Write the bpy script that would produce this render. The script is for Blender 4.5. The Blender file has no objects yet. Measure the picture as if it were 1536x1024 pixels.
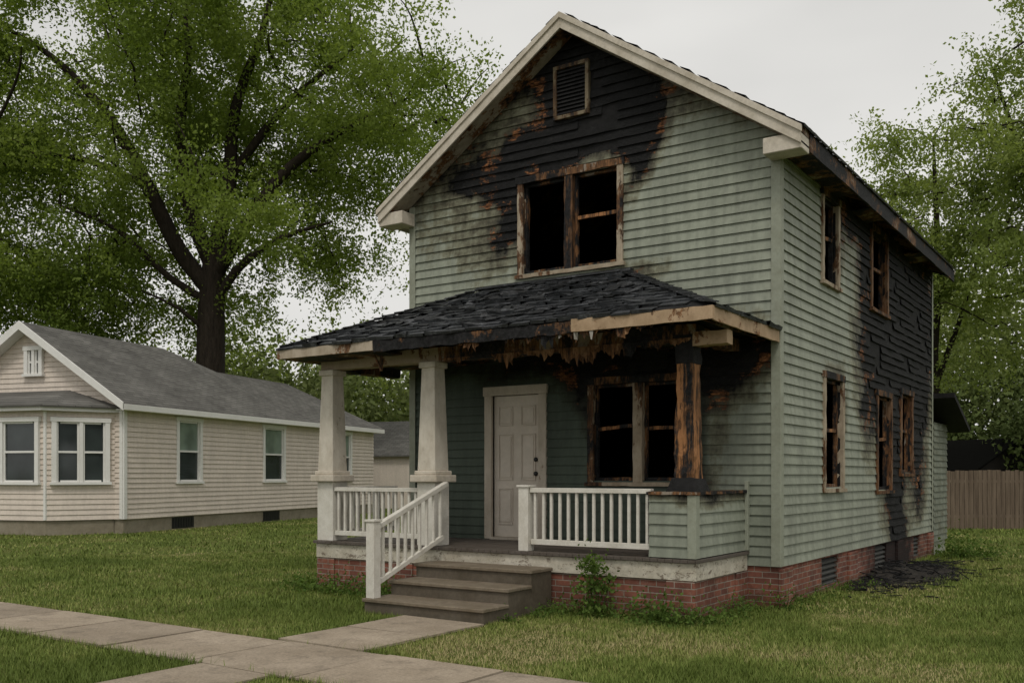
import bpy, math, random
import numpy as np
from mathutils import Vector, noise, Matrix
random.seed(7); rng=np.random.default_rng(7)
sc=bpy.context.scene
sc.view_settings.view_transform='Standard'; sc.view_settings.look='None'; sc.view_settings.exposure=0

# ---------------------------------------------------------------- materials
class M:
    def __init__(s,name,rough=.8,spec=.3):
        s.m=bpy.data.materials.new(name); s.m.use_nodes=True
        s.n=s.m.node_tree.nodes; s.l=s.m.node_tree.links
        s.b=s.n['Principled BSDF']; s.b.inputs['Roughness'].default_value=rough
        s.b.inputs['Specular IOR Level'].default_value=spec
        s.tc=s.n.new('ShaderNodeTexCoord')
    def put(s,sock,v):
        if isinstance(v,(int,float)): sock.default_value=v
        elif isinstance(v,tuple): sock.default_value=v if len(v)==4 or sock.type=='VECTOR' else (*v,1)
        else: s.l.new(v,sock)
    def noise(s,scale=5,detail=4,rough=.6,stretch=(1,1,1),off=(0,0,0)):
        mp=s.n.new('ShaderNodeMapping'); mp.inputs['Scale'].default_value=stretch; mp.inputs['Location'].default_value=off
        s.l.new(s.tc.outputs['Object'],mp.inputs['Vector'])
        t=s.n.new('ShaderNodeTexNoise'); t.inputs['Scale'].default_value=scale; t.inputs['Detail'].default_value=min(detail,6); t.inputs['Roughness'].default_value=rough
        s.l.new(mp.outputs[0],t.inputs['Vector']); return t.outputs['Fac']
    def ramp(s,f,stops):
        r=s.n.new('ShaderNodeValToRGB'); s.put(r.inputs[0],f); e=r.color_ramp.elements
        while len(e)<len(stops): e.new(.5)
        for i,(p,c) in enumerate(stops):
            e[i].position=p; e[i].color=(c,c,c,1) if isinstance(c,(int,float)) else (*c,1)
        return r.outputs[0]
    def mix(s,f,a,b,mode='MIX'):
        x=s.n.new('ShaderNodeMix'); x.data_type='RGBA'; x.blend_type=mode
        s.put(x.inputs[0],f); s.put(x.inputs[6],a); s.put(x.inputs[7],b); return x.outputs[2]
    def math(s,op,a,b=0,c=0,clamp=False):
        x=s.n.new('ShaderNodeMath'); x.operation=op; x.use_clamp=clamp
        s.put(x.inputs[0],a); s.put(x.inputs[1],b); s.put(x.inputs[2],c); return x.outputs[0]
    def attr(s,name):
        a=s.n.new('ShaderNodeAttribute'); a.attribute_name=name; return a.outputs['Fac']
    def col(s,c): s.put(s.b.inputs['Base Color'],c)
    def rough(s,c): s.put(s.b.inputs['Roughness'],c)
    def bump(s,h,strength=.4,dist=.01):
        b=s.n.new('ShaderNodeBump'); b.inputs['Strength'].default_value=strength; b.inputs['Distance'].default_value=dist
        s.l.new(h,b.inputs['Height']); s.l.new(b.outputs[0],s.b.inputs['Normal'])

def siding_mat(name,light,dark,dirt=.5):
    m=M(name,.6,.3)
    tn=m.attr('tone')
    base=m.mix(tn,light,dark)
    n1=m.noise(1.3,4,.6); n2=m.noise(2.2,4,.65,(3,3,.35)); n3=m.noise(14,4,.7)
    d=m.ramp(n1,[(.3,1-.22*dirt),(.7,1.06)]); base=m.mix(1,base,d,'MULTIPLY')
    d=m.ramp(n2,[(.35,1-.3*dirt),(.6,1.0)]); base=m.mix(1,base,d,'MULTIPLY')
    d=m.ramp(n3,[(.3,.88),(.7,1.06)]); base=m.mix(1,base,d,'MULTIPLY')
    if dirt<.4:
        m.col(base); return m.m
    ch=m.attr('char')
    base=m.mix(m.ramp(m.noise(26,4,.8,(1,1,1.5)),[(.64,0),(.74,.45*dirt)]),base,(.13,.12,.09))
    nf=m.noise(4.5,6,.72,(1,1,1.5)); ns=m.noise(2.6,4,.7,(4,4,.6),(3,1,2))
    v=m.math('MULTIPLY_ADD',m.math('SUBTRACT',nf,.5),.95,ch)
    v=m.math('MULTIPLY_ADD',m.math('SUBTRACT',ns,.5),.55,v)
    gate=m.math('MULTIPLY',ch,7,clamp=True)
    v=m.math('MULTIPLY',v,gate)
    soot=m.ramp(v,[(.03,(1,1,1)),(.2,(.68,.63,.54)),(.42,(.28,.24,.195)),(.64,(.03,.029,.028))])
    c=m.mix(1,base,soot,'MULTIPLY')
    wn=m.noise(1.9,6,.74,(1,1,1.8),(7,3,5))
    wm=m.math('MULTIPLY',m.ramp(wn,[(.54,0),(.575,1)]),m.ramp(v,[(.42,0),(.5,1),(.88,1),(1,0)]))
    wc=m.ramp(m.noise(8,6,.78,(1,1,3)),[(.38,(.012,.009,.008)),(.5,(.13,.05,.018)),(.66,(.40,.17,.065))])
    c=m.mix(wm,c,wc)
    blk=m.ramp(v,[(.54,0),(.7,1)]); bm=m.math('MULTIPLY',blk,m.math('SUBTRACT',1,wm))
    bc=m.ramp(m.noise(6,6,.8,(1,1,2.2)),[(.35,(.0025,.0025,.0025)),(.58,(.009,.009,.0092)),(.72,(.032,.031,.03)),(.82,(.075,.07,.065))])
    c=m.mix(bm,c,bc); m.col(c)
    m.rough(m.math('MULTIPLY_ADD',blk,.2,.6))
    m.bump(m.math('MULTIPLY',m.noise(13,5,.75),m.math('ADD',blk,.06)),.9,.035)
    return m.m

def scorched(name,amount,paint=(.62,.58,.5),dirt=.5,st=.35,orange=(.34,.165,.07),xs=1):
    m=M(name,.75,.25)
    n=m.noise(2.0,6,.72,(xs,xs,st)); n2=m.noise(14,4,.7,(1,1,.5))
    v=m.math('MULTIPLY_ADD',m.math('SUBTRACT',n,.5),1.35,amount); v=m.math('MULTIPLY_ADD',m.math('SUBTRACT',n2,.5),.25,v)
    p=m.mix(1,paint,m.ramp(m.noise(5,4,.7,(1,1,.5),(3,3,3)),[(.3,(1-.5*dirt,1-.55*dirt,1-.62*dirt)),(.62,1.0)]),'MULTIPLY')
    p=m.mix(m.ramp(m.noise(22,4,.8),[(.60,0),(.7,.75*dirt)]),p,(.13,.10,.07))
    w=m.ramp(m.noise(6,5,.8,(3,3,.5)),[(.35,(.022,.013,.009)),(.52,tuple(k*.45 for k in orange)),(.72,orange)])
    b=m.ramp(m.noise(18,5,.8),[(.4,(.004,.004,.004)),(.7,(.03,.029,.03))])
    c=m.mix(m.ramp(v,[(.48,0),(.53,1)]),p,w); c=m.mix(m.ramp(v,[(.58,0),(.66,1)]),c,b)
    m.col(c); m.bump(m.noise(25,5,.8,(1,1,.5)),.5,.012); return m.m

def painted(name,c,dirt=.4,rough=.6,scale=4,peel=0,spec=.35):
    m=M(name,rough,spec)
    a=m.mix(1,c,m.ramp(m.noise(scale,5,.7),[(.3,(1-.4*dirt,1-.43*dirt,1-.5*dirt)),(.62,1.)]),'MULTIPLY')
    a=m.mix(1,a,m.ramp(m.noise(scale*7,4,.7),[(.3,1-.25*dirt),(.6,1.)]),'MULTIPLY')
    if peel: a=m.mix(m.ramp(m.noise(9,6,.8,(1,1,1.6),(5,5,5)),[(.55,0),(.6,peel)]),a,(.14,.105,.075))
    m.col(a); m.bump(m.noise(30,3,.7),.15,.004); return m.m

def brick_mat(name):
    m=M(name,.9,.2)
    sx=m.n.new('ShaderNodeSeparateXYZ'); m.l.new(m.tc.outputs['Object'],sx.inputs[0])
    cx=m.n.new('ShaderNodeCombineXYZ'); m.l.new(m.math('ADD',sx.outputs[0],sx.outputs[1]),cx.inputs[0]); m.l.new(sx.outputs[2],cx.inputs[1])
    br=m.n.new('ShaderNodeTexBrick'); m.l.new(cx.outputs[0],br.inputs['Vector'])
    br.inputs['Scale'].default_value=1; br.inputs['Brick Width'].default_value=.215; br.inputs['Row Height'].default_value=.076
    br.inputs['Mortar Size'].default_value=.007; br.inputs['Mortar Smooth'].default_value=.3; br.inputs['Bias'].default_value=-.1
    br.inputs['Color1'].default_value=(.27,.105,.070,1); br.inputs['Color2'].default_value=(.145,.062,.048,1); br.inputs['Mortar'].default_value=(.30,.255,.21,1)
    c=m.mix(1,br.outputs['Color'],m.ramp(m.noise(3,5,.7),[(.3,.5),(.65,1.15)]),'MULTIPLY')
    c=m.mix(m.ramp(m.noise(6,5,.8,(1,1,1),(9,1,1)),[(.56,0),(.75,.5)]),c,(.3,.26,.22))
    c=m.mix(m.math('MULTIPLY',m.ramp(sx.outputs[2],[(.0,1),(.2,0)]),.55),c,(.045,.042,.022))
    d=m.n.new('ShaderNodeVectorMath'); d.operation='DISTANCE'; m.l.new(m.tc.outputs['Object'],d.inputs[0]); d.inputs[1].default_value=(0,6.3,.5)
    s=m.math('MULTIPLY_ADD',m.math('SUBTRACT',m.noise(3,5,.7),.5),2.2,d.outputs['Value'])
    c=m.mix(m.ramp(m.math('DIVIDE',s,3.2),[(.3,.93),(.85,0)]),c,(.012,.011,.011))
    m.col(c); m.bump(m.math('MULTIPLY_ADD',m.noise(30,4,.8),.25,m.math('SUBTRACT',1,br.outputs['Fac'])),.7,.012); return m.m

def shingle_mat(name,c0,c1,c2,scale=6,burn=True):
    m=M(name,.5 if burn else .9,.5 if burn else .2)
    r=m.attr('rnd')
    a=m.mix(r,c0,c1); a=m.mix(m.ramp(m.noise(scale,6,.75),[(.5,0),(.72,1)]),a,c2)
    a=m.mix(1,a,m.ramp(m.noise(40,3,.8),[(.3,.6),(.7,1.3)]),'MULTIPLY')
    m.col(a); m.bump(m.noise(22,5,.8),.6,.02); return m.m

def rows_mat(name,c,row=.14):
    m=M(name,.95,.15)
    sx=m.n.new('ShaderNodeSeparateXYZ'); m.l.new(m.tc.outputs['Object'],sx.inputs[0])
    cx=m.n.new('ShaderNodeCombineXYZ'); m.l.new(sx.outputs[1],cx.inputs[0]); m.l.new(sx.outputs[2],cx.inputs[1])
    br=m.n.new('ShaderNodeTexBrick'); m.l.new(cx.outputs[0],br.inputs['Vector']); br.inputs['Scale'].default_value=1
    br.inputs['Brick Width'].default_value=.35; br.inputs['Row Height'].default_value=row*.55; br.inputs['Mortar Size'].default_value=.008
    br.inputs['Color1'].default_value=(*[k*1.15 for k in c],1); br.inputs['Color2'].default_value=(*[k*.8 for k in c],1); br.inputs['Mortar'].default_value=(*[k*.45 for k in c],1)
    a=m.mix(1,br.outputs['Color'],m.ramp(m.noise(.8,5,.7),[(.3,.68),(.7,1.15)]),'MULTIPLY')
    m.col(a); m.bump(br.outputs['Fac'],.3,.01); return m.m

def leaf_mat(name,c0,c1,c2,scale=.35,tr=.35):
    m=M(name,.7,.08)
    r=m.attr('rnd'); a=m.mix(r,c0,c1)
    a=m.mix(m.ramp(m.noise(scale,3,.6),[(.42,0),(.62,.8)]),a,c2); m.col(a)
    if tr:
        t=m.n.new('ShaderNodeBsdfTranslucent'); m.l.new(m.mix(1,a,(1.2,1.25,.6),'MULTIPLY'),t.inputs[0])
        x=m.n.new('ShaderNodeMixShader'); x.inputs[0].default_value=tr
        m.l.new(m.b.outputs[0],x.inputs[1]); m.l.new(t.outputs[0],x.inputs[2])
        m.l.new(x.outputs[0],m.n['Material Output'].inputs[0])
    return m.m

def glass_mat(name,c=(.02,.025,.025),r=.08):
    m=M(name,r,.6); m.col(m.ramp(m.noise(1.2,2,.5),[(.3,c),(.7,tuple(k*2.2 for k in c))])); return m.m

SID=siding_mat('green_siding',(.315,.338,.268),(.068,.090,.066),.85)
SIDN=siding_mat('cream_siding',(.70,.615,.535),(.7,.6,.5),.3)
TRIM=painted('weathered_trim',(.66,.595,.50),.7,.65,3)
PORCHTRIM=painted('peeling_trim',(.62,.575,.48),.85,.7,3,.85)
WHITE=painted('white_rail_paint',(.72,.69,.62),.5,.5,5)
WHITEN=painted('clean_white_trim',(.78,.77,.74),.2,.5,2)
DOORM=painted('door_paint',(.66,.59,.505),.35,.45,2)
CORNER=painted('green_corner_trim',(.32,.34,.27),.6,.6,3)
SC_M=scorched('scorched_mid',.45,(.42,.35,.26),.85,.35,(.26,.13,.06)); SC_H=scorched('scorched_heavy',.64,(.3,.25,.2))
SC_W=scorched('burnt_wood',.57,(.20,.12,.07),.6,.35,(.28,.13,.055)); SC_P=scorched('bare_peach_timber',.40,(.46,.33,.21),.6,1)
COLB=scorched('charred_post',.575,(.38,.18,.075),.5,.25,(.36,.17,.07),5)
MULL=scorched('charred_mullion',.63,(.22,.12,.06),.7,.3,(.20,.10,.045),3)
BRICK=brick_mat('red_brick')
def charm(name='char_black'):
    m=M(name,.8,.3); m.col(m.ramp(m.noise(9,5,.8),[(.35,(.003,.003,.003)),(.7,(.018,.017,.017))])); m.bump(m.noise(16,5,.8),.7,.02); return m.m
CHAR=charm()
m=M('interior_soot_and_dark',1,0); m.col((.004,.004,.004)); INT=m.m  # charred rooms; the black colour also stands in for their darkness
BSH=shingle_mat('burnt_shingle',(.006,.007,.008),(.034,.037,.042),(.12,.125,.135),5)  # last colour paints grey-blue highlights onto the charred shingles
MSH=shingle_mat('dark_shingle',(.02,.02,.022),(.05,.05,.052),(.08,.08,.08))
NROOF=rows_mat('gray_shingle',(.155,.150,.138))
STEP=painted('worn_step_paint',(.22,.18,.13),.9,.75,3,.6)
FLOORM=painted('porch_boards',(.12,.10,.085),.9,.6,4)
CONC=painted('foundation_concrete',(.30,.265,.20),.7,.9,2)
GLASS=glass_mat('dark_glass'); GLASSC=glass_mat('curtained_glass',(.12,.155,.125),.25)
METAL=painted('black_metal',(.02,.02,.02),.2,.35)

# ---------------------------------------------------------------- mesh helpers
def link(o,parent=None):
    sc.collection.objects.link(o)
    if parent: o.parent=parent
    return o
def empty(name,loc=(0,0,0),rz=0):
    o=bpy.data.objects.new(name,None); o.location=loc; o.rotation_euler=(0,0,rz); o.empty_display_size=.3; return link(o)
def mesh(name,v,f,mat,parent=None,attrs=None,smooth=False):
    me=bpy.data.meshes.new(name); me.from_pydata([tuple(p) for p in v],[],f)
    if attrs:
        for k,(dom,val) in attrs.items():
            a=me.attributes.new(k,'FLOAT',dom); a.data.foreach_set('value',np.asarray(val,dtype=np.float32))
    me.materials.append(mat)
    if smooth: me.polygons.foreach_set('use_smooth',[True]*len(me.polygons))
    return link(bpy.data.objects.new(name,me),parent)
class B:
    def __init__(s): s.v=[]; s.f=[]
    def hexa(s,p):
        i=len(s.v); s.v+= [tuple(q) for q in p]
        s.f+=[(i,i+3,i+2,i+1),(i+4,i+5,i+6,i+7),(i,i+1,i+5,i+4),(i+1,i+2,i+6,i+5),(i+2,i+3,i+7,i+6),(i+3,i,i+4,i+7)]; return s
    def box(s,x0,x1,y0,y1,z0,z1):
        return s.hexa([(x0,y0,z0),(x1,y0,z0),(x1,y1,z0),(x0,y1,z0),(x0,y0,z1),(x1,y0,z1),(x1,y1,z1),(x0,y1,z1)])
    def taper(s,cx,cy,z0,z1,r0,r1):
        return s.hexa([(cx-r0,cy-r0,z0),(cx+r0,cy-r0,z0),(cx+r0,cy+r0,z0),(cx-r0,cy+r0,z0),(cx-r1,cy-r1,z1),(cx+r1,cy-r1,z1),(cx+r1,cy+r1,z1),(cx-r1,cy+r1,z1)])
    def beam(s,a,b,w,h,up=(0,0,1)):
        a=Vector(a);b=Vector(b);d=(b-a).normalized();u=Vector(up);r=d.cross(u)
        if r.length<1e-4: r=d.cross(Vector((1,0,0)))
        r.normalize();u=r.cross(d).normalized();r*=w/2;u*=h/2
        return s.hexa([a-r-u,a+r-u,b+r-u,b-r-u,a-r+u,a+r+u,b+r+u,b-r+u])
    def prism(s,poly,fn,t0,t1):
        i=len(s.v);n=len(poly)
        s.v+=[tuple(fn(p,t0)) for p in poly]+[tuple(fn(p,t1)) for p in poly]
        s.f+=[tuple(range(i,i+n)),tuple(range(i+2*n-1,i+n-1,-1))]+[(i+k,i+(k+1)%n,i+n+(k+1)%n,i+n+k) for k in range(n)]; return s
    def make(s,name,mat,parent=None,bevel=.006,cut=0,amp=0):
        o=mesh(name,s.v,s.f,mat,parent)
        if amp:
            import bmesh
            bm=bmesh.new(); bm.from_mesh(o.data)
            for _ in range(cut):
                es=[e for e in bm.edges if e.calc_length()>.14]
                if not es: break
                bmesh.ops.subdivide_edges(bm,edges=es,cuts=1,use_grid_fill=True)
            for v in bm.verts:
                n=noise.noise_vector(v.co*6)+.5*noise.noise_vector(v.co*15); v.co+=n*amp
            bm.to_mesh(o.data); bm.free()
        elif bevel:
            b=o.modifiers.new('bevel','BEVEL'); b.width=bevel; b.segments=1
        return o

def siding(name,O,U,N,z0,z1,rng_fn,holes,char,tone,mat,parent,e=.131,seg=.12,lap=.024,missing=True):
    O=Vector(O);U=Vector(U);N=Vector(N);V=[];F=[];C=[];T=[]
    k=0;zb=z0
    while zb<z1-.01:
        zt=min(zb+e,z1); r=rng_fn(zb+e*.4)
        if r is None: break
        a,b=r; cuts=sorted({a,b,*[h[i] for h in holes for i in (0,1) if a<h[i]<b]})
        for c0,c1 in zip(cuts,cuts[1:]):
            mid=(c0+c1)/2; pieces=[(zb,zt)]
            for h in holes:
                if h[0]<mid<h[1]:
                    np_=[]
                    for p,q in pieces:
                        if q<=h[2] or p>=h[3]: np_.append((p,q))
                        else:
                            if p<h[2]: np_.append((p,h[2]))
                            if q>h[3]: np_.append((h[3],q))
                    pieces=np_
            n=max(1,int((c1-c0)/seg))
            for p,q in pieces:
                if q-p<.004: continue
                for i in range(n):
                    ua=c0+(c1-c0)*i/n; ub=c0+(c1-c0)*(i+1)/n
                    cm=char((ua+ub)/2,(p+q)/2)
                    if missing and cm>.85 and noise.noise(Vector((ua*1.3,k*2.7,3.1+O.x)))>.3: continue
                    idx=len(V)
                    kv=lambda u:noise.noise(Vector((u*1.6,k*5.3,O.x+1)))
                    for (u,z,bot) in ((ua,p,1),(ub,p,1),(ub,q,0),(ua,q,0)):
                        c=char(u,z); fr=1-(z-zb)/e
                        off=.004+lap*fr
                        wob=noise.noise(Vector((u*2.1,k*3.3,O.x+5)))
                        off+=max(0,c-.5)*.026*(wob+.25)*fr+.0025*wob
                        zz=z-(max(0,c-.5)*.03*abs(wob) if bot else 0)+.004*noise.noise(Vector((u*.5,k*1.7,9)))*bot
                        cc=c+(.22*kv(u)*min(1,c*3) if c>.04 else 0)
                        pt=O+U*u+N*off; V.append((pt.x,pt.y,zz)); C.append(max(0,cc)); T.append(tone(u,z))
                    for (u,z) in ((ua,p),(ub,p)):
                        pt=O+U*u+N*.002; V.append((pt.x,pt.y,z)); C.append(char(u,z)+.1*(char(u,z)>.05)); T.append(min(1,tone(u,z)+.6))  # underside toned darker towards the wall: lap shadow put into the colour
                    F+= [(idx,idx+1,idx+2,idx+3),(idx+4,idx+5,idx+1,idx)]
        zb+=e;k+=1
    return mesh(name,V,F,mat,parent,{'char':('POINT',C),'tone':('POINT',T)})

def wall(b,O,U,N,u0,u1,z0,z1,holes,t=.12):
    O=Vector(O);U=Vector(U);N=Vector(N)
    us=sorted({u0,u1,*[x for h in holes for x in h[:2] if u0<x<u1]}); zs=sorted({z0,z1,*[x for h in holes for x in h[2:] if z0<x<z1]})
    for a,c in zip(us,us[1:]):
        for p,q in zip(zs,zs[1:]):
            m_=((a+c)/2,(p+q)/2)
            if any(h[0]<m_[0]<h[1] and h[2]<m_[1]<h[3] for h in holes): continue
            A=O+U*a; C=O+U*c; 
            P=[A,C,C-N*t,A-N*t]
            b.hexa([(x.x,x.y,p) for x in P]+[(x.x,x.y,q) for x in P])

def shingles(name,P,Uv,Vv,poly,mat,parent,row=.15,tab=.3,jit=.01,thick=.012,miss=.0):
    P=Vector(P);Uv=Vector(Uv).normalized();Vv=Vector(Vv).normalized();N=Uv.cross(Vv).normalized()
    if N.z<0: N=-N
    def inside(u,v):
        r=False;n=len(poly)
        for i in range(n):
            x1,y1=poly[i];x2,y2=poly[(i+1)%n]
            if (y1>v)!=(y2>v) and u<(x2-x1)*(v-y1)/(y2-y1)+x1: r=not r
        return r
    V=[];F=[];R=[]
    umin=min(p[0] for p in poly);umax=max(p[0] for p in poly);vmax=max(p[1] for p in poly);k=0;v=0.0
    while v<vmax:
        u=umin-(k%2)*tab*.5-random.random()*.05
        while u<umax:
            w=tab*random.uniform(.6,1.25); 
            if (inside(u+w/2,v+row*.5)) and random.random()>miss:
                i=len(V); a=max(u,umin);c=min(u+w-.008,umax)
                j=[random.gauss(0,jit) for _ in range(6)]
                h0=thick+abs(j[0])*1.3; h1=thick+abs(j[1])*1.3
                def pt(uu,vv,h): q=P+Uv*uu+Vv*vv+N*h; return (q.x,q.y,q.z)
                V+=[pt(a,v-.02+j[2],h0),pt(c,v-.02+j[3],h1),pt(c,v+row,.002),pt(a,v+row,.002),pt(a,v-.02+j[2],-.01),pt(c,v-.02+j[3],-.01)]
                F+=[(i,i+1,i+2,i+3),(i+4,i+5,i+1,i)]; r=random.random(); R+=[r,r]
            u+=w
        v+=row;k+=1
    return mesh(name,V,F,mat,parent,{'rnd':('FACE',R)})

# ================================================================= BURNED HOUSE
W=6.05; D=9.6; EZ=6.06; RX=-W/2; PK=8.27; SL=.664
H=empty('burned_two_storey_house')
def blobs(u,z,L,w=.2):
    n=noise.noise(Vector((u*1.3,z*1.3,2.2)))+.5*noise.noise(Vector((u*3.1,z*3.1,5))); n2=noise.noise(Vector((u*1.3+9,z*1.3,7.2)))+.5*noise.noise(Vector((u*3.1,z*3.1,8)))
    u+=w*n*1.4; z+=w*n2*1.4; s=0
    for cu,cz,ru,rz,a in L: s+=a*math.exp(-1.1*(((u-cu)/ru)**2+((z-cz)/rz)**2))
    return s
FB=[(-2.85,7.65,.85,.6,1.5),(-2.65,6.95,.85,.5,1.4),(-3.05,6.4,1.0,.33,1.3),(-4.15,6.1,.40,.42,1.0),(-4.2,5.5,.26,.35,.85),(-4.85,6.2,.5,.22,.75),(-2.0,6.5,.36,.36,.8),(-2.1,4.5,.5,.2,.5),
    (-4.4,6.7,1.0,.6,.22),(-5.3,5.7,.8,.7,.2),(-4.5,5.2,.7,.6,.3),(-1.4,6.9,.6,.6,.16),(-2.08,5.9,.12,.4,.5),(-3.8,6.7,.4,.3,.4),
    (-1.9,3.25,1.5,.36,1.3),(-.55,3.2,.5,.45,.8),(-.9,2.6,.4,.5,.35),(-1.05,1.7,.2,.4,.4),(-3.9,3.4,1.5,.22,.5),(-2.8,2.7,.12,.5,.5)]
def fchar(u,z):
    s=blobs(u,z,FB)
    if z>5.9:
        dist=(PK-.2-SL*abs(u-RX))-z; s+=(.4 if u<-2 else .2)*math.exp(-max(0,dist)*5)
    return min(1.3,s)
SB=[(5.1,5.5,1.4,.7,1.3),(5.6,4.3,1.3,.9,1.5),(6.0,3.5,1.5,.7,1.4),(6.8,3.3,1.6,.7,1.2),(8.0,5.0,1.9,1.0,1.4),(8.2,3.8,1.5,.9,1.3),(6.35,2.2,.75,1.0,1.3),(8.1,2.4,.7,1.0,1.2),(6.3,1.1,.7,.6,1.0),(3.2,5.7,.8,.3,.55),(2.75,5.2,.15,.5,.5),(6.6,.65,.8,.3,.8),(2.4,3.3,.5,.14,.5),(3.0,2.6,.12,.6,.4),(4.1,4.4,.5,1.3,.4),(4.5,2.6,.45,.9,.5),(8.3,1.3,.7,.6,.45)]
def schar(u,z):
    s=blobs(u,z,SB,.26); s+=.75*math.exp(-max(0,EZ-z)*5)*min(1,max(0,(u-.8)/1.5)); return min(1.3,s)
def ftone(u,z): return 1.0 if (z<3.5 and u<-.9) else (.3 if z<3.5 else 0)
fwin=[(-3.88,-2.3,4.7,6.04)]; pwin=[(-2.68,-1.28,1.62,2.98)]; door=[(-4.45,-3.6,.74,2.9)]
FH=fwin+pwin+door; 
swin=[(1.85,2.55,4.5,5.7),(4.6,5.6,4.5,5.78),(1.93,2.8,1.52,3.1),(4.98,5.9,1.45,3.05),(6.75,7.6,1.75,3.2)]
bwin=[(1.85,2.7,.1,.5),(4.9,5.7,.1,.5),(7.9,8.4,.1,.5)]
def frange(z):
    if z<EZ: return (-W,0)
    h=(PK-.17-z)/SL
    return None if h<.1 else (max(-W,RX-h),min(0,RX+h))
b=B(); z0=.53
wall(b,(0,0,0),(1,0,0),(0,-1,0),-W,0,z0,EZ,FH)
b.prism([(-W,EZ),(0,EZ),(RX,PK-.12)],lambda p,t:(p[0],t,p[1]),0,.12)
wall(b,(0,0,0),(0,1,0),(1,0,0),.12,D-.12,z0,EZ,swin)
wall(b,(-W,0,0),(0,1,0),(-1,0,0),.12,D-.12,z0,EZ,[])
wall(b,(0,D,0),(1,0,0),(0,1,0),-W,0,z0,EZ,[])
b.prism([(-W,EZ),(0,EZ),(RX,PK-.12)],lambda p,t:(p[0],t,p[1]),D-.12,D)
b.make('wall_sheathing',CHAR,H,0)
b=B(); b.box(-W+.13,-.13,.13,D-.13,.55,.7); b.box(-W+.13,-.13,.13,D-.13,3.5,3.7); b.box(-W+.13,-.13,3.4,3.5,.7,3.49); b.box(-W+.13,-.13,3.2,3.3,3.71,6.05); b.box(-3.05,-2.95,3.6,D-.2,.7,3.4); b.box(-3.05,-2.95,3.6,D-.2,3.75,6.0); b.box(-2.9,-.14,6.2,6.3,.7,3.4)  # floors and partitions added to stop daylight showing through the windows
b.make('light_blocking_floors_and_partitions',INT,H,0)
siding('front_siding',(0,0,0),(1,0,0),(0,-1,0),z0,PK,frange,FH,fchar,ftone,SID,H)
siding('side_siding',(0,0,0),(0,1,0),(1,0,0),z0,EZ+.05,lambda z:(0,D),swin,schar,lambda u,z:0,SID,H)
siding('far_side_siding',(-W,0,0),(0,1,0),(-1,0,0),z0,EZ+.05,lambda z:(0,D),[],lambda u,z:0,lambda u,z:0,SID,H,seg=.6)
siding('rear_siding',(0,D,0),(1,0,0),(0,1,0),z0,PK,frange,[],lambda u,z:.2,lambda u,z:0,SID,H,seg=.4)
b=B()
for x,y in ((0,0),(-W,0),(0,D),(-W,D)):
    sx=1 if x==0 else -1; sy=-1 if y==0 else 1
    b.box(*sorted((x-sx*.09,x+sx*.034)),*sorted((y+sy*.029,y+sy*.037)),.53,6.02)
    b.box(*sorted((x+sx*.029,x+sx*.037)),*sorted((y-sy*.09,y+sy*.0285)),.53,6.02)
b.make('corner_boards',CORNER,H,.003)
b=B(); 
wall(b,(0,0,0),(0,1,0),(1,0,0),.2,D-.2,-.1,.525,bwin,.2)
wall(b,(0,0,0),(1,0,0),(0,-1,0),-W,0,-.1,.525,[],.2); wall(b,(-W,0,0),(0,1,0),(-1,0,0),.2,D-.2,-.1,.525,[],.2); wall(b,(0,D,0),(1,0,0),(0,1,0),-W,0,-.1,.525,[],.2)
for y in (0.0,3.2,6.4,9.2): b.box(.001,.05,y-.02,y+.42,-.1,.50)
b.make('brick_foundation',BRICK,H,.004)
b=B()
for i,h in enumerate(bwin):
    for k in range(5): b.hexa([(-.09,h[0]+.002,h[2]+.02+k*.078),(-.02,h[0]+.002,h[2]+.0+k*.078),(-.02,h[1]-.002,h[2]+.0+k*.078),(-.09,h[1]-.002,h[2]+.02+k*.078),(-.09,h[0]+.002,h[2]+.07+k*.078),(-.02,h[0]+.002,h[2]+.02+k*.078),(-.02,h[1]-.002,h[2]+.02+k*.078),(-.09,h[1]-.002,h[2]+.07+k*.078)])
b.make('basement_vents',painted('vent_gray',(.06,.06,.055),.6),H,0)

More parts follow.
